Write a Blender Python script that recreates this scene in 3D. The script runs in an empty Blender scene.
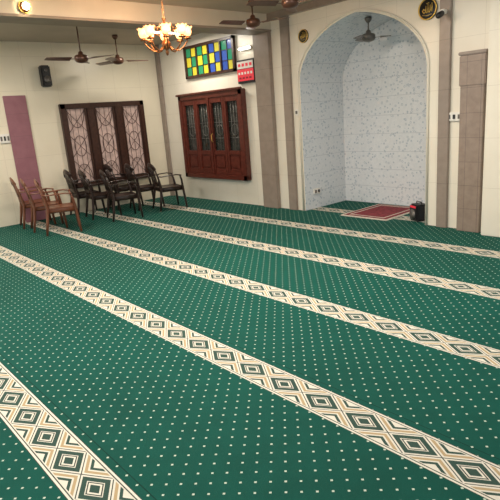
import bpy, bmesh, math, random
from mathutils import Vector, Matrix
random.seed(3)
scene=bpy.context.scene
scene.view_settings.view_transform='Standard'
WA=-10.15; WB=6.5; CE=3.25; XR=3.0; YF=-3.0
# ---------------------------------------------------------------- materials
def newmat(name):
    m=bpy.data.materials.new(name); m.use_nodes=True
    return m, m.node_tree, m.node_tree.nodes['Principled BSDF']
def pm(name,col,rough=.5,metal=0,noise=.0,nscale=8,emit=None,es=0,spec=.5,trans=0):
    m,nt,b=newmat(name)
    b.inputs['Roughness'].default_value=rough; b.inputs['Metallic'].default_value=metal
    b.inputs['Specular IOR Level'].default_value=spec
    b.inputs['Base Color'].default_value=(*col,1)
    if trans: b.inputs['Transmission Weight'].default_value=trans
    if noise>0:
        tc=nt.nodes.new('ShaderNodeTexCoord'); n=nt.nodes.new('ShaderNodeTexNoise')
        n.inputs['Scale'].default_value=nscale; n.inputs['Detail'].default_value=4
        nt.links.new(tc.outputs['Object'],n.inputs['Vector'])
        r=nt.nodes.new('ShaderNodeValToRGB')
        r.color_ramp.elements[0].position=.3; r.color_ramp.elements[1].position=.7
        r.color_ramp.elements[0].color=(*[c*(1-noise) for c in col],1)
        r.color_ramp.elements[1].color=(*[min(1,c*(1+noise)) for c in col],1)
        nt.links.new(n.outputs['Fac'],r.inputs['Fac']); nt.links.new(r.outputs['Color'],b.inputs['Base Color'])
    if emit:
        b.inputs['Emission Color'].default_value=(*emit,1); b.inputs['Emission Strength'].default_value=es
    return m
class E:
    nt=None
    def __init__(s,v): s.v=v
    @staticmethod
    def op(o,*a):
        n=E.nt.nodes.new('ShaderNodeMath'); n.operation=o
        for i,x in enumerate(a):
            if isinstance(x,E): E.nt.links.new(x.v,n.inputs[i])
            else: n.inputs[i].default_value=x
        return E(n.outputs[0])
    def __add__(s,o): return E.op('ADD',s,o)
    def __sub__(s,o): return E.op('SUBTRACT',s,o)
    def __mul__(s,o): return E.op('MULTIPLY',s,o)
    def __truediv__(s,o): return E.op('DIVIDE',s,o)
    def abs(s): return E.op('ABSOLUTE',s)
    def lt(s,o): return E.op('LESS_THAN',s,o)
    def gt(s,o): return E.op('GREATER_THAN',s,o)
    def fract(s): return E.op('FRACT',s)
    def rnd(s): return E.op('ROUND',s)
def mixc(f,a,b):
    n=E.nt.nodes.new('ShaderNodeMix'); n.data_type='RGBA'
    E.nt.links.new(f.v,n.inputs[0])
    for i,x in ((6,a),(7,b)):
        if isinstance(x,tuple): n.inputs[i].default_value=(*x,1)
        else: E.nt.links.new(x,n.inputs[i])
    return n.outputs[2]
def carpet():
    m,nt,b=newmat('carpet_green'); E.nt=nt
    g=nt.nodes.new('ShaderNodeNewGeometry'); s=nt.nodes.new('ShaderNodeSeparateXYZ')
    nt.links.new(g.outputs['Position'],s.inputs[0])
    X=E(s.outputs[0]); Y=E(s.outputs[1])
    def noise(sc,det=3):
        n=nt.nodes.new('ShaderNodeTexNoise'); n.inputs['Scale'].default_value=sc; n.inputs['Detail'].default_value=det
        nt.links.new(g.outputs['Position'],n.inputs['Vector']); return E(n.outputs['Fac'])
    big=noise(.9); fine=noise(160,2); med=noise(7,4)
    Y2=Y+Y.lt(1.45)*.14
    k=(Y2-5.58)/1.17; d=(k-k.rnd())*1.17; ad=d.abs()
    green=mixc(big*.6+fine*.35+med*.5-.25,(.0015,.050,.037),(.0035,.098,.076))
    green=mixc((d-.17).abs().lt(.003),green,(.0015,.035,.027))
    P=.102; R=.0083
    gx=(X/P); gy=(Y/P)
    ax=(gx-gx.rnd()).abs()*P; ay=(gy-gy.rnd()).abs()*P
    gx2=gx+.5; gy2=gy+.5
    bx=(gx2-gx2.rnd()).abs()*P; by=(gy2-gy2.rnd()).abs()*P
    dot=E.op('MAXIMUM',(ax+ay).lt(R),(bx+by).lt(R))
    col=mixc(dot*.9,green,(.58,.66,.56))
    cream=(.74,.71,.63); dk=(.005,.052,.045); gold=(.46,.34,.19); blk=(.012,.028,.026)
    PB=.31
    u=X/PB; ux=(u-u.rnd()).abs()*PB
    mm=ux/.15+ad/.098
    def rng(a,c): return mm.gt(a)*mm.lt(c)
    bc=mixc(rng(.0,.30),cream,dk)
    bc=mixc(rng(.42,.50),bc,blk)
    bc=mixc(rng(.56,.88),bc,dk)
    bc=mixc(rng(1.0,1.07),bc,blk)
    bc=mixc(rng(1.20,1.40),bc,gold)
    bc=mixc(rng(1.52,1.72),bc,dk)
    bc=mixc(ad.gt(.098),bc,cream)
    bc=mixc(ad.gt(.104)*ad.lt(.110),bc,blk)
    bc=mixc(ad.gt(.122),bc,blk)
    bc=mixc(fine*.2,bc,(.32,.29,.22))
    col=mixc(ad.lt(.126),col,bc)
    nt.links.new(col,b.inputs['Base Color'])
    b.inputs['Roughness'].default_value=.8; b.inputs['Specular IOR Level'].default_value=.15
    bp=nt.nodes.new('ShaderNodeBump'); bp.inputs['Strength'].default_value=.35; bp.inputs['Distance'].default_value=.004
    nt.links.new(fine.v,bp.inputs['Height']); nt.links.new(bp.outputs[0],b.inputs['Normal'])
    return m
def tile(name,c1,c2,grout,tw,th,rough=.3,axis='XZ',nsc=3):
    m,nt,b=newmat(name); E.nt=nt
    g=nt.nodes.new('ShaderNodeNewGeometry'); s=nt.nodes.new('ShaderNodeSeparateXYZ')
    nt.links.new(g.outputs['Position'],s.inputs[0])
    U=E(s.outputs[0 if axis[0]=='X' else 1])/tw; V=E(s.outputs[2])/th
    gm=E.op('MAXIMUM',((U-U.rnd()).abs()*tw).lt(.002),((V-V.rnd()).abs()*th).lt(.002))
    n=nt.nodes.new('ShaderNodeTexNoise'); n.inputs['Scale'].default_value=nsc; n.inputs['Detail'].default_value=6
    nt.links.new(g.outputs['Position'],n.inputs['Vector'])
    col=mixc(E(n.outputs['Fac']),c1,c2); col=mixc(gm,col,grout)
    nt.links.new(col,b.inputs['Base Color']); b.inputs['Roughness'].default_value=rough
    return m
def mosaic():
    m,nt,b=newmat('niche_mosaic_tile'); E.nt=nt
    g=nt.nodes.new('ShaderNodeNewGeometry')
    v=nt.nodes.new('ShaderNodeTexVoronoi'); v.inputs['Scale'].default_value=17
    nt.links.new(g.outputs['Position'],v.inputs['Vector'])
    n=nt.nodes.new('ShaderNodeTexNoise'); n.inputs['Scale'].default_value=26; n.inputs['Detail'].default_value=3
    nt.links.new(g.outputs['Position'],n.inputs['Vector'])
    d=E(v.outputs['Distance'])
    col=mixc(E(n.outputs['Fac']),(.63,.67,.71),(.80,.82,.84))
    col=mixc(d.lt(.30),col,(.45,.52,.59))
    col=mixc(d.lt(.13),col,(.87,.87,.87))
    s=nt.nodes.new('ShaderNodeSeparateXYZ'); nt.links.new(g.outputs['Position'],s.inputs[0])
    V=E(s.outputs[2])/.3; gm=((V-V.rnd()).abs()*.3).lt(.003)
    col=mixc(gm,col,(.48,.52,.57))
    nt.links.new(col,b.inputs['Base Color']); b.inputs['Roughness'].default_value=.2
    return m
def stained():
    m,nt,b=newmat('stained_glass'); E.nt=nt
    tc=nt.nodes.new('ShaderNodeTexCoord'); s=nt.nodes.new('ShaderNodeSeparateXYZ')
    nt.links.new(tc.outputs['Object'],s.inputs[0])
    X=E(s.outputs[0])+.75; Z=E(s.outputs[2])+.28
    cx=E.op('FLOOR',X/.1875); cz=E.op('FLOOR',Z/.187)
    par=((cx+cz)*.5).fract().gt(.25)
    row=mixc(par,(.02,.20,.09),(.50,.42,.03))
    row2=mixc(par,(.03,.07,.30),(.45,.40,.05))
    col=mixc(cx.gt(3.5),row,row2)
    col=mixc(cx.gt(5.5)*cz.gt(.5),col,mixc(par,(.02,.22,.12),(.04,.09,.34)))
    nt.links.new(col,b.inputs['Base Color']); nt.links.new(col,b.inputs['Emission Color'])
    b.inputs['Emission Strength'].default_value=.4; b.inputs['Roughness'].default_value=.2
    return m
M={}
M['carpet']=carpet()
M['wallb']=tile('wall_marble_back',(.72,.67,.56),(.81,.76,.66),(.60,.55,.46),.6,.6)
M['walla']=tile('wall_marble_left',(.72,.65,.51),(.80,.74,.60),(.59,.53,.42),.6,.6,axis='YZ')
M['pil']=tile('pilaster_taupe',(.21,.165,.135),(.33,.27,.225),(.15,.12,.1),5,.6,nsc=9)
M['pil2']=tile('pilaster_brown',(.20,.15,.12),(.34,.265,.215),(.13,.10,.085),.175,.30,nsc=14)
M['mauve']=tile('pilaster_mauve',(.22,.085,.11),(.33,.15,.18),(.17,.08,.09),5,.4,axis='YZ',nsc=7)
M['mosaic']=mosaic()
M['ceil']=pm('ceiling_paint',(.46,.39,.31),.7,noise=.08,nscale=1.5)
M['beam']=pm('beam_paint',(.66,.60,.49),.6,noise=.05,nscale=3)
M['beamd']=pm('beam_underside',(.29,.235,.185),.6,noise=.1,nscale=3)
M['wood']=pm('dark_brown_wood',(.045,.018,.012),.35,noise=.35,nscale=20)
M['woodr']=pm('red_brown_wood',(.10,.022,.014),.3,noise=.3,nscale=18)
M['dglass']=pm('dark_glass',(.035,.04,.035),.12,noise=.5,nscale=9,spec=.8)
M['pinkglass']=pm('pink_frosted_pane',(.50,.37,.33),.35,noise=.3,nscale=9,emit=(.55,.38,.32),es=.15)
M['grille']=pm('iron_grille',(.09,.05,.045),.4,metal=.3,noise=.2)
M['grilleg']=pm('painted_grille',(.16,.15,.14),.4,metal=.3,noise=.2)
M['stain']=stained()
M['black']=pm('black_plastic',(.012,.012,.014),.4,noise=.2)
M['red']=pm('red_led_panel',(.5,.02,.03),.4,noise=.2,nscale=30,emit=(.9,.05,.08),es=.35)
M['white']=pm('white_plastic',(.75,.73,.68),.4,noise=.03)
M['gold']=pm('gold_paint',(.75,.50,.12),.3,metal=.6,noise=.2)
M['chairb']=pm('tan_brown_plastic',(.17,.060,.030),.35,noise=.15)
M['chaird']=pm('dark_brown_plastic',(.026,.014,.011),.28,noise=.15)
M['fan']=pm('fan_brown_enamel',(.10,.045,.028),.3,metal=.3,noise=.15)
M['fang']=pm('fan_grey_enamel',(.13,.12,.11),.3,metal=.3,noise=.15)
M['bronze']=pm('antique_bronze',(.22,.09,.03),.3,metal=.8,noise=.2)
M['shade']=pm('amber_glass_shade',(.9,.42,.16),.3,emit=(1,.42,.15),es=3.2)
M['bulb']=pm('bulb_glow',(1,.9,.7),.3,emit=(1,.80,.5),es=30)
M['tube']=pm('tube_glow',(1,1,1),.3,emit=(1,.97,.9),es=10)
M['rugr']=pm('rug_red',(.20,.02,.03),.9,noise=.5,nscale=25)
M['rugc']=pm('rug_cream',(.60,.55,.47),.9,noise=.2,nscale=40)
# ---------------------------------------------------------------- mesh builder
class MB:
    def __init__(s): s.v=[]; s.f=[]; s.m=[]; s.mats=[]; s.sm=[]
    def mi(s,k):
        if k not in s.mats: s.mats.append(k)
        return s.mats.index(k)
    def add(s,vs,fs,k,smooth=False):
        o=len(s.v); s.v+= [tuple(v) for v in vs]; i=s.mi(k)
        for f in fs: s.f.append([a+o for a in f]); s.m.append(i); s.sm.append(smooth)
    def box(s,c,size,k,R=None,bev=0):
        x,y,z=[d/2 for d in size]; b=min(bev,x*.9,y*.9,z*.9)
        if b>0:
            bm=bmesh.new(); bmesh.ops.create_cube(bm,size=1)
            for v in bm.verts: v.co=Vector((v.co.x*size[0],v.co.y*size[1],v.co.z*size[2]))
            bmesh.ops.bevel(bm,geom=bm.edges[:],offset=b,segments=2,affect='EDGES')
            bm.verts.index_update()
            vs=[v.co.copy() for v in bm.verts]; fs=[[v.index for v in f.verts] for f in bm.faces]; bm.free()
        else:
            vs=[Vector((a*x,bb*y,cc*z)) for a in(-1,1) for bb in(-1,1) for cc in(-1,1)]
            fs=[(0,1,3,2),(4,6,7,5),(0,4,5,1),(2,3,7,6),(0,2,6,4),(1,5,7,3)]
        if R: vs=[R@v for v in vs]
        s.add([v+Vector(c) for v in vs],fs,k)
    def sweep(s,pts,w,h,k,up=(0,0,1),n=6,closed=False):
        pts=[Vector(p) for p in pts]; N=len(pts); vs=[]; up=Vector(up)
        for i,p in enumerate(pts):
            a=pts[(i-1)%N] if (closed or i>0) else p; b=pts[(i+1)%N] if (closed or i<N-1) else p
            t=(b-a).normalized(); sd=t.cross(up)
            if sd.length<1e-3: sd=t.cross(Vector((0,1,0)))
            sd.normalize(); u2=sd.cross(t)
            ww=w[i] if isinstance(w,list) else w; hh=h[i] if isinstance(h,list) else h
            for j in range(n):
                an=2*math.pi*(j+.5)/n
                vs.append(p+sd*math.cos(an)*ww/2+u2*math.sin(an)*hh/2)
        fs=[]
        for i in range(N if closed else N-1):
            for j in range(n):
                a=i*n+j; b=i*n+(j+1)%n; c=((i+1)%N)*n+(j+1)%n; d=((i+1)%N)*n+j
                fs.append((a,b,c,d))
        if not closed: fs+= [tuple(range(n))[::-1], tuple((N-1)*n+j for j in range(n))]
        s.add(vs,fs,k,True)
    def lathe(s,prof,c,k,n=20,R=None):
        vs=[]; fs=[]; c=Vector(c)
        for r,z in prof:
            for j in range(n):
                a=2*math.pi*j/n; v=Vector((r*math.cos(a),r*math.sin(a),z))
                if R: v=R@v
                vs.append(c+v)
        for i in range(len(prof)-1):
            for j in range(n): fs.append((i*n+j,i*n+(j+1)%n,(i+1)*n+(j+1)%n,(i+1)*n+j))
        fs+= [tuple(range(n))[::-1], tuple((len(prof)-1)*n+j for j in range(n))]
        s.add(vs,fs,k,True)
    def mesh(s,name):
        me=bpy.data.meshes.new(name); me.from_pydata(s.v,[],s.f)
        for k in s.mats: me.materials.append(M[k])
        me.polygons.foreach_set('material_index',s.m); me.polygons.foreach_set('use_smooth',s.sm)
        me.update(); return me
    def obj(s,name,loc=(0,0,0),rz=0,me=None):
        o=bpy.data.objects.new(name,me or s.mesh(name)); o.location=loc; o.rotation_euler=(0,0,rz)
        scene.collection.objects.link(o); return o
# ---------------------------------------------------------------- room shell
ND=1.1; NB=WB+ND; NXL=-6.0; NXR=-3.75; NC=(NXL+NXR)/2; NW=(NXR-NXL)/2; SP=2.12; AP=2.97
def archz(u):
    u=min(1,abs(u)); r=AP-SP
    return SP+r*(.84*math.sqrt(max(0,1-u**2.1))+.16*(1-u))
b=MB(); b.box(((WA+XR)/2,(YF+NB)/2+.1,-.05),(XR-WA+.4,NB-YF+.4,.1),'carpet'); b.obj('floor')
b=MB(); b.box(((WA+XR)/2,(YF+WB)/2,CE+.05),(XR-WA+.4,WB-YF+.4,.1),'ceil'); b.obj('ceiling')
b=MB(); b.box((WA-.1,(YF+WB)/2,CE/2),(.2,WB-YF+.4,CE),'walla'); b.obj('wall_left')
arch=[(NXL,0)]
K=40
for i in range(K+1):
    u=-math.cos(math.pi*i/K); arch.append((NC+u*NW,archz(u)))
arch.append((NXR,0))
b=MB()
def q(pts,k): b.add(pts,[tuple(range(len(pts)))],k)
q([(WA,WB,0),(NXL,WB,0),(NXL,WB,CE),(WA,WB,CE)],'wallb')
q([(NXR,WB,0),(XR,WB,0),(XR,WB,CE),(NXR,WB,CE)],'wallb')
for i in range(1,K+1):
    (x0,z0),(x1,z1)=arch[i],arch[i+1]
    q([(x0,WB,z0),(x1,WB,z1),(x1,WB,CE),(x0,WB,CE)],'wallb')
for i in range(len(arch)-1):
    (x0,z0),(x1,z1)=arch[i],arch[i+1]
    q([(x0,WB,z0),(x1,WB,z1),(x1,NB,z1),(x0,NB,z0)],'mosaic')
q([(x,NB,z) for x,z in arch],'mosaic')
b.obj('wall_back')
b=MB()
tr=[]
for i in range(len(arch)): tr.append((arch[i][0],WB-.01,arch[i][1]))
tr=[(p[0]+(-.03 if p[0]<NC else .03)*min(1,abs(p[0]-NC)/NW+.0),p[1],p[2]+(.03 if p[2]>.1 else 0)) for p in tr]
b.sweep(tr,.03,.05,'wallb',up=(0,1,0),n=4); b.obj('trim_arch')
def pil(name,x0,x1,z1,k,d=.06,z0=0):
    b=MB(); b.box(((x0+x1)/2,WB-d/2,(z0+z1)/2),(x1-x0,d,z1-z0),k,bev=.006); return b.obj(name)
pil('trim_pilaster_1',-6.98,-6.60,2.98,'pil',.08)
pil('trim_pilaster_2',-6.35,-6.17,CE,'pil',.05)
pil('trim_pilaster_3',-3.56,-3.41,CE,'pil',.05)
b=MB()
b.box((-3.09,WB-.05,1.08),(.30,.10,2.16),'pil2',bev=.006); b.box((-3.09,WB-.055,2.0),(.33,.115,.36),'pil2',bev=.01)
b.box((-3.09,WB-.06,2.20),(.35,.13,.04),'pil',bev=.008)
b.obj('trim_pilaster_4')
b=MB(); b.box((-2.62,WB-.1,CE/2),(.5,.2,CE),'wallb',bev=.01); b.obj('trim_pilaster_5')
pil('trim_corner',WA,WA+.12,CE,'pil',.06)
b=MB(); b.box((WA+.012,3.36,1.16),(.024,.40,2.32),'mauve',bev=.004); b.obj('trim_pilaster_mauve')
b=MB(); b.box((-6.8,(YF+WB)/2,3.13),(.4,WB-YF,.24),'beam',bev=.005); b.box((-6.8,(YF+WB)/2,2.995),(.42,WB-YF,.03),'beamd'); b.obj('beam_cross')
b=MB(); b.box(((-6.6+XR)/2,WB-.04,3.2),(XR+6.6,.08,.1),'pil'); b.obj('trim_cornice')
# ---------------------------------------------------------------- left grille window (plane x=WA)
b=MB(); y0,y1,z0,z1=4.15,5.97,.50,2.13; x=WA
b.box((x+.02,(y0+y1)/2,(z0+z1)/2),(.03,y1-y0-.05,z1-z0-.05),'pinkglass')
for yy in(y0+.05,y1-.05): b.box((x+.05,yy,(z0+z1)/2),(.1,.10,z1-z0),'wood',bev=.01)
for zz in(z0+.05,z1-.05): b.box((x+.05,(y0+y1)/2,zz),(.1,y1-y0,.10),'wood',bev=.01)
W3=(y1-y0)/3
for i in(1,2): b.box((x+.06,y0+W3*i,(z0+z1)/2),(.09,.15,z1-z0-.1),'wood',bev=.01)
for i in range(3):
    a=y0+W3*i+.09; c=y0+W3*(i+1)-.09; w=c-a; mid=(a+c)/2; xx=x+.06
    for yy in(a+.015,c-.015): b.box((xx,yy,(z0+z1)/2),(.03,.03,z1-z0-.2),'wood')
    zA,zB=z0+.1,z1-.1; nn=6; hh=(zB-zA)/nn
    for r in range(nn):
        za=zA+hh*r; zb=za+hh
        for s0 in (0,1):
            ya,yb=(a,mid) if s0==0 else (mid,c)
            p,q2=((ya,za),(yb,zb)) if (r+s0)%2==0 else ((ya,zb),(yb,za))
            b.sweep([(xx,p[0],p[1]),(xx,q2[0],q2[1])],.011,.011,'grille')
    for t in(.25,.5,.75): b.sweep([(xx,a+w*t,z0+.1),(xx,a+w*t,z1-.1)],.009,.009,'grille')
    for zc,sg in((z0+.12,1),(z1-.12,-1)):
        b.sweep([(xx,mid+.17*math.cos(t*math.pi/10),zc+sg*2*.17*math.sin(t*math.pi/10)) for t in range(11)],.014,.014,'grille',up=(1,0,0))
    zc=(z0+z1)/2
    b.sweep([(xx,mid+.12*math.cos(t*math.pi/8),zc+.2*math.sin(t*math.pi/8)) for t in range(16)],.014,.014,'grille',up=(1,0,0),closed=True)
b.obj('window_1')
# ---------------------------------------------------------------- back wooden window
b=MB(); x0,x1,z0,z1=-9.36,-7.34,.47,2.14; y=WB
b.box(((x0+x1)/2,y-.02,(z0+z1)/2),(x1-x0-.04,.03,z1-z0-.04),'dglass')
for xx in(x0+.05,x1-.05): b.box((xx,y-.06,(z0+z1)/2),(.1,.12,z1-z0),'woodr',bev=.01)
for zz in(z0+.05,z1-.05): b.box(((x0+x1)/2,y-.06,zz),(x1-x0,.12,.1),'woodr',bev=.01)
b.box(((x0+x1)/2,y-.13,z1+.01),(x1-x0+.06,.05,.04),'woodr',bev=.01)
L=(x1-x0-.2)/4
for i in range(4):
    a=x0+.1+L*i; c=a+L; mid=(a+c)/2; sw=.065
    for xx in(a+sw/2,c-sw/2): b.box((xx,y-.075,(z0+z1)/2),(sw-.004,.05,z1-z0-.2),'woodr',bev=.006)
    for zz,hh in((z0+.15,.1),(z0+.52,.08),(z1-.15,.1)): b.box((mid,y-.075,zz),(L-2*sw,.045,hh),'woodr',bev=.005)
    b.box((mid,y-.06,z0+.34),(L-2*sw,.03,.33),'woodr'); b.box((mid,y-.08,z0+.34),(L-2*sw-.08,.02,.22),'woodr',bev=.008)
    for t in range(1,4): b.sweep([(a+sw+(L-2*sw)*t/4,y-.05,z0+.56),(a+sw+(L-2*sw)*t/4,y-.05,z1-.2)],.008,.008,'grilleg')
    for zz in(.8,1.1): b.sweep([(a+sw,y-.05,z0+zz),(c-sw,y-.05,z0+zz)],.008,.008,'grilleg')
    b.sweep([(mid+.1*math.cos(t*math.pi/8),y-.05,z0+.95+.1*math.sin(t*math.pi/8)) for t in range(16)],.010,.010,'grilleg',up=(0,1,0),closed=True)
b.box(((x0+x1)/2,y-.11,(z0+z1)/2),(.05,.03,z1-z0-.2),'woodr',bev=.005)
b.sweep([((x0+x1)/2+.07,y-.12,1.2),((x0+x1)/2+.07,y-.15,1.23),((x0+x1)/2+.07,y-.15,1.33),((x0+x1)/2+.07,y-.12,1.36)],.015,.015,'gold',up=(1,0,0))
b.obj('window_2')
# stained glass ventilator
b=MB(); w,h=1.5,.56
b.box((0,-.015,0),(w,.02,h),'stain')
for sx in(-1,1): b.box((sx*w/2,-.03,0),(.05,.06,h+.05),'wood')
for sz in(-1,1): b.box((0,-.03,sz*h/2),(w+.05,.06,.05),'wood')
for i in range(1,4): b.box((-w/2+w*i/4,-.03,0),(.035,.045,h),'wood')
for i in range(4): b.box((-w/2+w*(i+.5)/4,-.03,0),(.010,.02,h),'black')
for z in(-.093,.093): b.box((0,-.03,z),(w,.02,.010),'black')
b.obj('window_3',(-8.30,WB,2.76))
# LED prayer time board
b=MB(); b.box((0,-.03,0),(.46,.06,.40),'black',bev=.01)
b.box((0,-.063,.11),(.42,.006,.12),'white'); b.box((0,-.063,-.06),(.43,.006,.2),'red')
for i in range(5): b.box((-.16+i*.08,-.068,-.03),(.045,.004,.04),'white')
for i in range(4): b.box((-.15+i*.1,-.068,.11),(.06,.004,.05),'red')
for i in range(4): b.box((-.14+i*.09,-.068,-.11),(.05,.004,.03),'rugr')
b.obj('led_prayer_time_board',(-7.24,WB,2.42))
b=MB(); b.box((0,-.03,0),(.3,.05,.05),'white',bev=.008); b.lathe([(.018,-.14),(.02,-.13),(.02,.13),(.018,.14)],(0,-.07,0),'tube',R=Matrix.Rotation(math.pi/2,3,'Y'))
b.obj('tube_light',(-7.22,WB,2.80))
# speaker on left wall
b=MB(); b.box((.1,0,0),(.15,.17,.38),'black',bev=.02); b.lathe([(.0,0),(.06,.0),(.065,.012),(.0,.013)],(.175,0,-.06),'fang',R=Matrix.Rotation(math.pi/2,3,'Y')); b.lathe([(.0,0),(.03,.0),(.03,.01),(.0,.011)],(.175,0,.1),'fang',R=Matrix.Rotation(math.pi/2,3,'Y')); b.box((.015,0,0),(.03,.06,.1),'black')
b.obj('wall_speaker',(WA,3.96,2.64))
def medal(name,loc,r,rz=0):
    b=MB(); R=Matrix.Rotation(math.pi/2,3,'X')
    b.lathe([(r,0),(r,.015),(r*.97,.02),(.0,.02)],(0,0,0),'black',n=32,R=R)
    b.sweep([(r*.93*math.cos(t*math.pi/20),-.022,r*.93*math.sin(t*math.pi/20)) for t in range(40)],r*.14,.012,'gold',up=(0,1,0),closed=True)
    def st(p,w): b.sweep([(a*r,-.024,c*r) for a,c in p],w*r,.008,'gold',up=(0,1,0))
    st([(.5,.5),(.5,.1),(.48,-.3)],.1)
    st([(.3,.35),(.3,-.2),(.2,-.32),(.1,-.2)],.1); st([(.08,.45),(.08,-.2),(-.05,-.33),(-.15,-.2)],.1)
    st([(-.15,.3),(-.15,-.2),(-.35,-.35),(-.5,-.15),(-.4,.05),(-.25,-.1)],.1); st([(-.1,.55),(.0,.45),(.1,.58),(.2,.5)],.08); st([(-.5,-.5),(0,-.6),(.45,-.5)],.07)
    return b.obj(name,loc,rz)
medal('calligraphy_medallion',(-3.74,WB-.002,2.80),.13)
medal('calligraphy_medallion.001',(-5.87,WB-.002,2.80),.10)
# small lamp fixed to the face of the beam
b=MB(); R=Matrix.Rotation(math.pi/2,3,'Y')
b.lathe([(.06,0),(.06,.012),(.03,.03),(.022,.05),(.0,.05)],(0,0,0),'bronze',R=R)
b.lathe([(.02,.05),(.035,.07),(.042,.095),(.032,.12),(.0,.13)],(0,0,0),'bulb',R=R,n=14)
b.sweep([(.05+.0,.07*math.cos(t*math.pi/8),.07*math.sin(t*math.pi/8)) for t in range(16)],.01,.03,'gold',up=(1,0,0),closed=True)
b.obj('beam_lamp',(-6.585,2.47,3.08))
def sw(name,loc,w,h,rz=0,n=3):
    b=MB(); b.box((0,-.015,0),(w,.03,h),'white',bev=.006)
    for i in range(n): b.box((-w/2+w*(i+.5)/n,-.033,0),(w/n*.5,.012,h*.5),'black' if i%2 else 'fang',bev=.003)
    b.obj(name,loc,rz)
sw('switch_board',(-3.345,WB,1.46),.20,.11)
sw('switch_board.001',(WA,3.06,1.58),.18,.16,math.pi/2)
sw('switch_board.002',(-6.0,WB+.28,.30),.16,.1,math.pi/2,2)
sw('switch_board.003',(-6.08,WB-.0,1.65),.08,.1,0,1)
b=MB(); b.box((0,-.05,0),(.06,.1,.05),'white',bev=.01); b.lathe([(.03,0),(.035,.01),(.035,.1),(.025,.12),(.0,.12)],(0,-.08,-.02),'black',R=Matrix.Rotation(math.radians(110),3,'X'))
b.obj('cctv_camera',(-3.48,WB-.05,2.72))
b=MB(); b.lathe([(.0,0),(.07,0),(.075,-.03),(.06,-.07),(.03,-.1),(.0,-.11)],(0,0,0),'black'); b.obj('dome_camera',(-6.2,2.5,CE))
# ---------------------------------------------------------------- fans
def fan(name,loc,R,rz,k='fan'):
    b=MB(); H=CE-loc[2] if loc[1]<WB else archz((loc[0]-NC)/NW)-loc[2]
    b.lathe([(.0,.0),(.05,0),(.055,-.03),(.03,-.07),(.012,-.08)],(0,0,H),k)
    b.lathe([(.011,.05),(.011,H-.05)],(0,0,0),k,n=8)
    b.lathe([(.012,.12),(.035,.10),(.04,.07),(.09,.055),(.105,.03),(.105,-.01),(.085,-.04),(.04,-.055),(.0,-.06)],(0,0,0),k)
    for i in range(3):
        a=rz+i*2*math.pi/3; Rm=Matrix.Rotation(a,3,'Z')
        b.box(Rm@Vector((.13,0,-.0)),(.14,.035,.006),k,R=Rm)
        n=6; vs=[];fs=[]
        for j in range(n+1):
            t=j/n; xx=.17+(R-.17)*t; w=.055+.02*t if j<n else .055
            for s2,zz in((-1,-.018),(1,.018)): 
                for th in(-.003,.003): vs.append(Rm@Vector((xx,s2*w,zz*(1-.4*t)+th)))
        for j in range(n):
            o=j*4; p=o+4
            fs+=[(o,p,p+2,o+2),(o+1,o+3,p+3,p+1),(o,o+1,p+1,p),(o+2,p+2,p+3,o+3)]
        fs+=[(0,2,3,1),(n*4,n*4+1,n*4+3,n*4+2)]
        b.add(vs,fs,k)
    return b.obj(name,loc)
fan('ceiling_fan',(-8.05,3.78,2.70),.56,.5)
fan('ceiling_fan.001',(-9.1,4.98,2.80),.56,1.3)
fan('ceiling_fan.002',(-5.94,5.5,2.95),.55,.4)
fan('ceiling_fan.003',(-4.65,4.93,2.93),.55,.2)
fan('ceiling_fan.004',(-5.0,6.98,2.66),.33,.6,'fang')
# ---------------------------------------------------------------- chandelier
def chandelier(loc):
    b=MB(); H=CE-loc[2]
    b.lathe([(.0,-.17),(.012,-.16),(.02,-.13),(.012,-.11),(.045,-.08),(.055,-.04),(.03,0),(.018,.04),(.035,.08),(.02,.12),(.012,.2),(.025,.23),(.008,.26)],(0,0,0),'bronze')
    b.lathe([(.0,0),(.06,0),(.065,-.02),(.03,-.05),(.0,-.055)],(0,0,H),'bronze')
    z=.26; i=0
    while z<H-.03:
        ax=Vector((1,0,0)) if i%2 else Vector((0,1,0))
        b.sweep([Vector((0,0,z+.022))+ax*.010*math.cos(t*math.pi/4)+Vector((0,0,.022*math.sin(t*math.pi/4))) for t in range(8)],.005,.005,'bronze',up=(ax.y,ax.x,.01),closed=True); z+=.034; i+=1
    for i in range(8):
        a=i*math.pi/4+.25; d=Vector((math.cos(a),math.sin(a),0))
        pr=[(.03,-.05),(.08,-.11),(.14,-.12),(.20,-.08),(.245,-.02),(.25,.01)]
        b.sweep([d*r+Vector((0,0,zz)) for r,zz in pr],.014,.014,'bronze',up=(-d.y,d.x,0))
        pr=[(.03,.1),(.07,.15),(.12,.13),(.13,.08),(.10,.06)]
        b.sweep([d*r+Vector((0,0,zz)) for r,zz in pr],.008,.008,'bronze',up=(-d.y,d.x,0))
        c=d*.25
        b.lathe([(.0,.0),(.04,.0),(.045,.012),(.02,.02),(.018,.04),(.0,.04)],c,'bronze',n=12)
        vs=[];fs=[];n=16
        pf=[(.018,.03),(.042,.045),(.050,.075),(.044,.10),(.062,.125)]
        for pi,(r,zz) in enumerate(pf):
            for j in range(n):
                rr=r*(1+(.12 if j%2 else -.05)*(pi/4)); an=2*math.pi*j/n
                vs.append(c+Vector((rr*math.cos(an),rr*math.sin(an),zz+(.012 if j%2 else 0)*(pi/4))))
        for p in range(len(pf)-1):
            for j in range(n): fs.append((p*n+j,p*n+(j+1)%n,(p+1)*n+(j+1)%n,(p+1)*n+j))
        b.add(vs,fs,'shade',True)
        b.lathe([(.0,.04),(.013,.05),(.022,.075),(.017,.11),(.0,.14)],c,'bulb',n=10)
    b.obj('chandelier',loc)
chandelier((-5.36,3.58,2.58))
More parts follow.
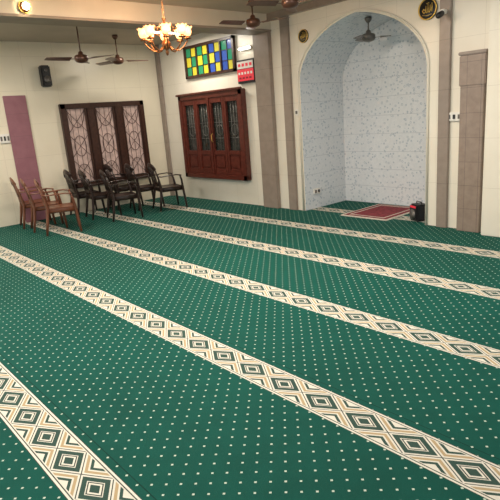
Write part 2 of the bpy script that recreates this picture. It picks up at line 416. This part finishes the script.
# ---------------------------------------------------------------- chairs (monobloc plastic armchair)
def chair_mesh(k,name):
    b=MB()
    for sx in(-1,1):
        b.sweep([(sx*.25,.25,0),(sx*.235,.235,.2),(sx*.215,.215,.42),(sx*.235,.20,.55),(sx*.25,.17,.645)],[.04,.055,.07,.055,.06],[.035,.045,.05,.04,.03],k,up=(0,1,0))
        b.sweep([(sx*.24,-.29,0),(sx*.22,-.25,.2),(sx*.20,-.215,.42),(sx*.205,-.25,.62),(sx*.19,-.30,.80)],[.04,.055,.07,.06,.05],[.035,.045,.055,.035,.03],k,up=(0,1,0))
        b.sweep([(sx*.25,.19,.645),(sx*.27,.08,.665),(sx*.265,-.08,.66),(sx*.235,-.2,.65),(sx*.205,-.265,.66)],.065,.022,k)
        b.sweep([(sx*.215,.2,.395),(sx*.205,-.2,.395)],.025,.085,k)
    b.sweep([(-.215,.215,.395),(.215,.215,.395)],.025,.085,k)
    b.sweep([(-.2,-.21,.395),(.2,-.21,.395)],.025,.085,k)
    n=8; vs=[];fs=[]
    for i in range(n+1):
        for j in range(n+1):
            x=(j/n-.5)*2; y=(i/n-.5)*2; z=.435-.018*(1-x*x)*(1-y*y)-(.02*max(0,y-.6)/.4)
            vs.append((x*.225,y*.23,z))
    o=len(vs); vs+=[(v[0],v[1],v[2]-.014) for v in vs]
    for i in range(n):
        for j in range(n):
            a=i*(n+1)+j; fs.append((a,a+1,a+n+2,a+n+1)); fs.append((o+a,o+a+n+1,o+a+n+2,o+a+1))
    for i in range(n):
        a=i; fs.append((a,o+a,o+a+1,a+1)); a=n*(n+1)+i; fs.append((a,a+1,o+a+1,o+a))
        a=i*(n+1); fs.append((a,a+n+1,o+a+n+1,o+a)); a=a+n; fs.append((a,o+a,o+a+n+1,a+n+1))
    b.add(vs,fs,k,True)
    b.sweep([(-.19,-.30,.78),(-.155,-.32,.84),(-.07,-.335,.87),(0,-.34,.875),(.07,-.335,.87),(.155,-.32,.84),(.19,-.30,.78)],.024,.10,k)
    b.sweep([(-.205,-.235,.52),(-.1,-.255,.515),(0,-.26,.515),(.1,-.255,.515),(.205,-.235,.52)],.02,.07,k)
    for t in(-.13,-.065,0,.065,.13):
        b.sweep([(t,-.255,.52),(t,-.285,.68),(t*1.05,-.33,.85)],.044,.012,k,up=(0,1,0),n=4)
    return b.mesh(name)
mb=chair_mesh('chairb','tan_chair'); md=chair_mesh('chaird','dark_chair')
names=0
def chair(me,x,y,rz):
    global names
    n='plastic_armchair' if names==0 else 'plastic_armchair.%03d'%names
    names+=1
    o=bpy.data.objects.new(n,me); o.location=(x,y,0); o.rotation_euler=(0,0,math.radians(rz)); scene.collection.objects.link(o)
chair(mb,-9.68,3.24,-12); chair(mb,-9.13,3.24,-14); chair(mb,-8.58,3.28,-20)
chair(md,-9.78,4.27,-6); chair(md,-9.22,4.33,-10); chair(md,-8.66,4.48,-14)
chair(md,-9.78,5.12,-6); chair(md,-9.24,5.3,-8); chair(md,-8.70,5.5,-14)
# ---------------------------------------------------------------- rug and amplifier
b=MB(); cx,cy=-4.78,6.98
b.box((cx,cy,.006),(.86,1.05,.012),'rugc'); b.box((cx,cy,.0135),(.78,.97,.004),'rugr'); 
for sx in(-1,1): b.box((cx+sx*.31,cy,.016),(.025,.88,.002),'rugc')
for sy in(-1,1): b.box((cx,cy+sy*.42,.016),(.62,.025,.002),'rugc')
b.obj('prayer_rug')
b=MB(); b.box((0,0,.13),(.22,.2,.24),'black',bev=.025); b.lathe([(0,0),(.07,0),(.075,.012),(.0,.014)],(0,-.1,.11),'fang',R=Matrix.Rotation(math.pi/2,3,'X')); b.box((0,-.101,.215),(.15,.006,.03),'red')
for sx in(-1,1):
    for sy in(-1,1): b.lathe([(.012,0),(.015,.015)],(sx*.08,sy*.07,0),'black',n=8)
b.sweep([(-.07,0,.25),(-.06,0,.28),(.06,0,.28),(.07,0,.25)],.018,.014,'black')
b.obj('portable_amplifier',(-3.96,6.70,0),-.5)
# ---------------------------------------------------------------- lights (invented ceiling tubes added to light the room; chandelier lamp)
def added_fixture(i,x,y,w,l,e,col=(1,.91,.78)):
    n='added_tube_light' if i==0 else 'added_tube_light.%03d'%i
    b=MB(); b.box((0,0,-.02),(w,l,.04),'white',bev=.008); b.box((0,0,-.045),(w*.8,l*.95,.012),'tube'); b.obj(n,(x,y,CE))
    L=bpy.data.lights.new('lamp','AREA'); L.shape='RECTANGLE'; L.size=w*3; L.size_y=l; L.energy=e; L.color=col
    o=bpy.data.objects.new('lamp_area_%d'%i,L); o.location=(x,y,CE-.08); scene.collection.objects.link(o)
added_fixture(0,-2.5,4.0,.12,1.2,78)
added_fixture(1,-2.5,0.5,.12,1.2,58)
added_fixture(2,-5.2,0.5,.12,1.2,60)
added_fixture(3,-8.6,1.5,.12,1.2,82)
added_fixture(4,-4.6,3.2,.12,1.2,90)
added_fixture(5,-8.4,5.6,.12,.6,44)
L=bpy.data.lights.new('chandelier_lamp','POINT'); L.energy=48; L.color=(1,.64,.36); L.shadow_soft_size=.15
o=bpy.data.objects.new('chandelier_lamp',L); o.location=(-5.36,3.58,2.83); scene.collection.objects.link(o)
w=bpy.data.worlds.new('World'); scene.world=w; w.use_nodes=True
w.node_tree.nodes['Background'].inputs[0].default_value=(.95,.96,1,1); w.node_tree.nodes['Background'].inputs[1].default_value=.95
# ---------------------------------------------------------------- camera
F=517.0
zc=Vector((-150,1950,-F)).normalized(); xc=Vector((469,-101,-F)); xc=(xc-zc*xc.dot(zc)).normalized()
yc=-zc.cross(xc)
if yc.z<0: yc=-yc
right=Vector((xc.x,yc.x,zc.x)); up=Vector((xc.y,yc.y,zc.y)); fw=Vector((xc.z,yc.z,zc.z))
mat=Matrix((right,up,-fw)).transposed().to_4x4(); mat.translation=(0,0,1.7)
cd=bpy.data.cameras.new('camera'); cd.sensor_width=36; cd.lens=F/500*36; cd.clip_start=.05
co=bpy.data.objects.new('camera',cd); co.matrix_world=mat; scene.collection.objects.link(co); scene.camera=co
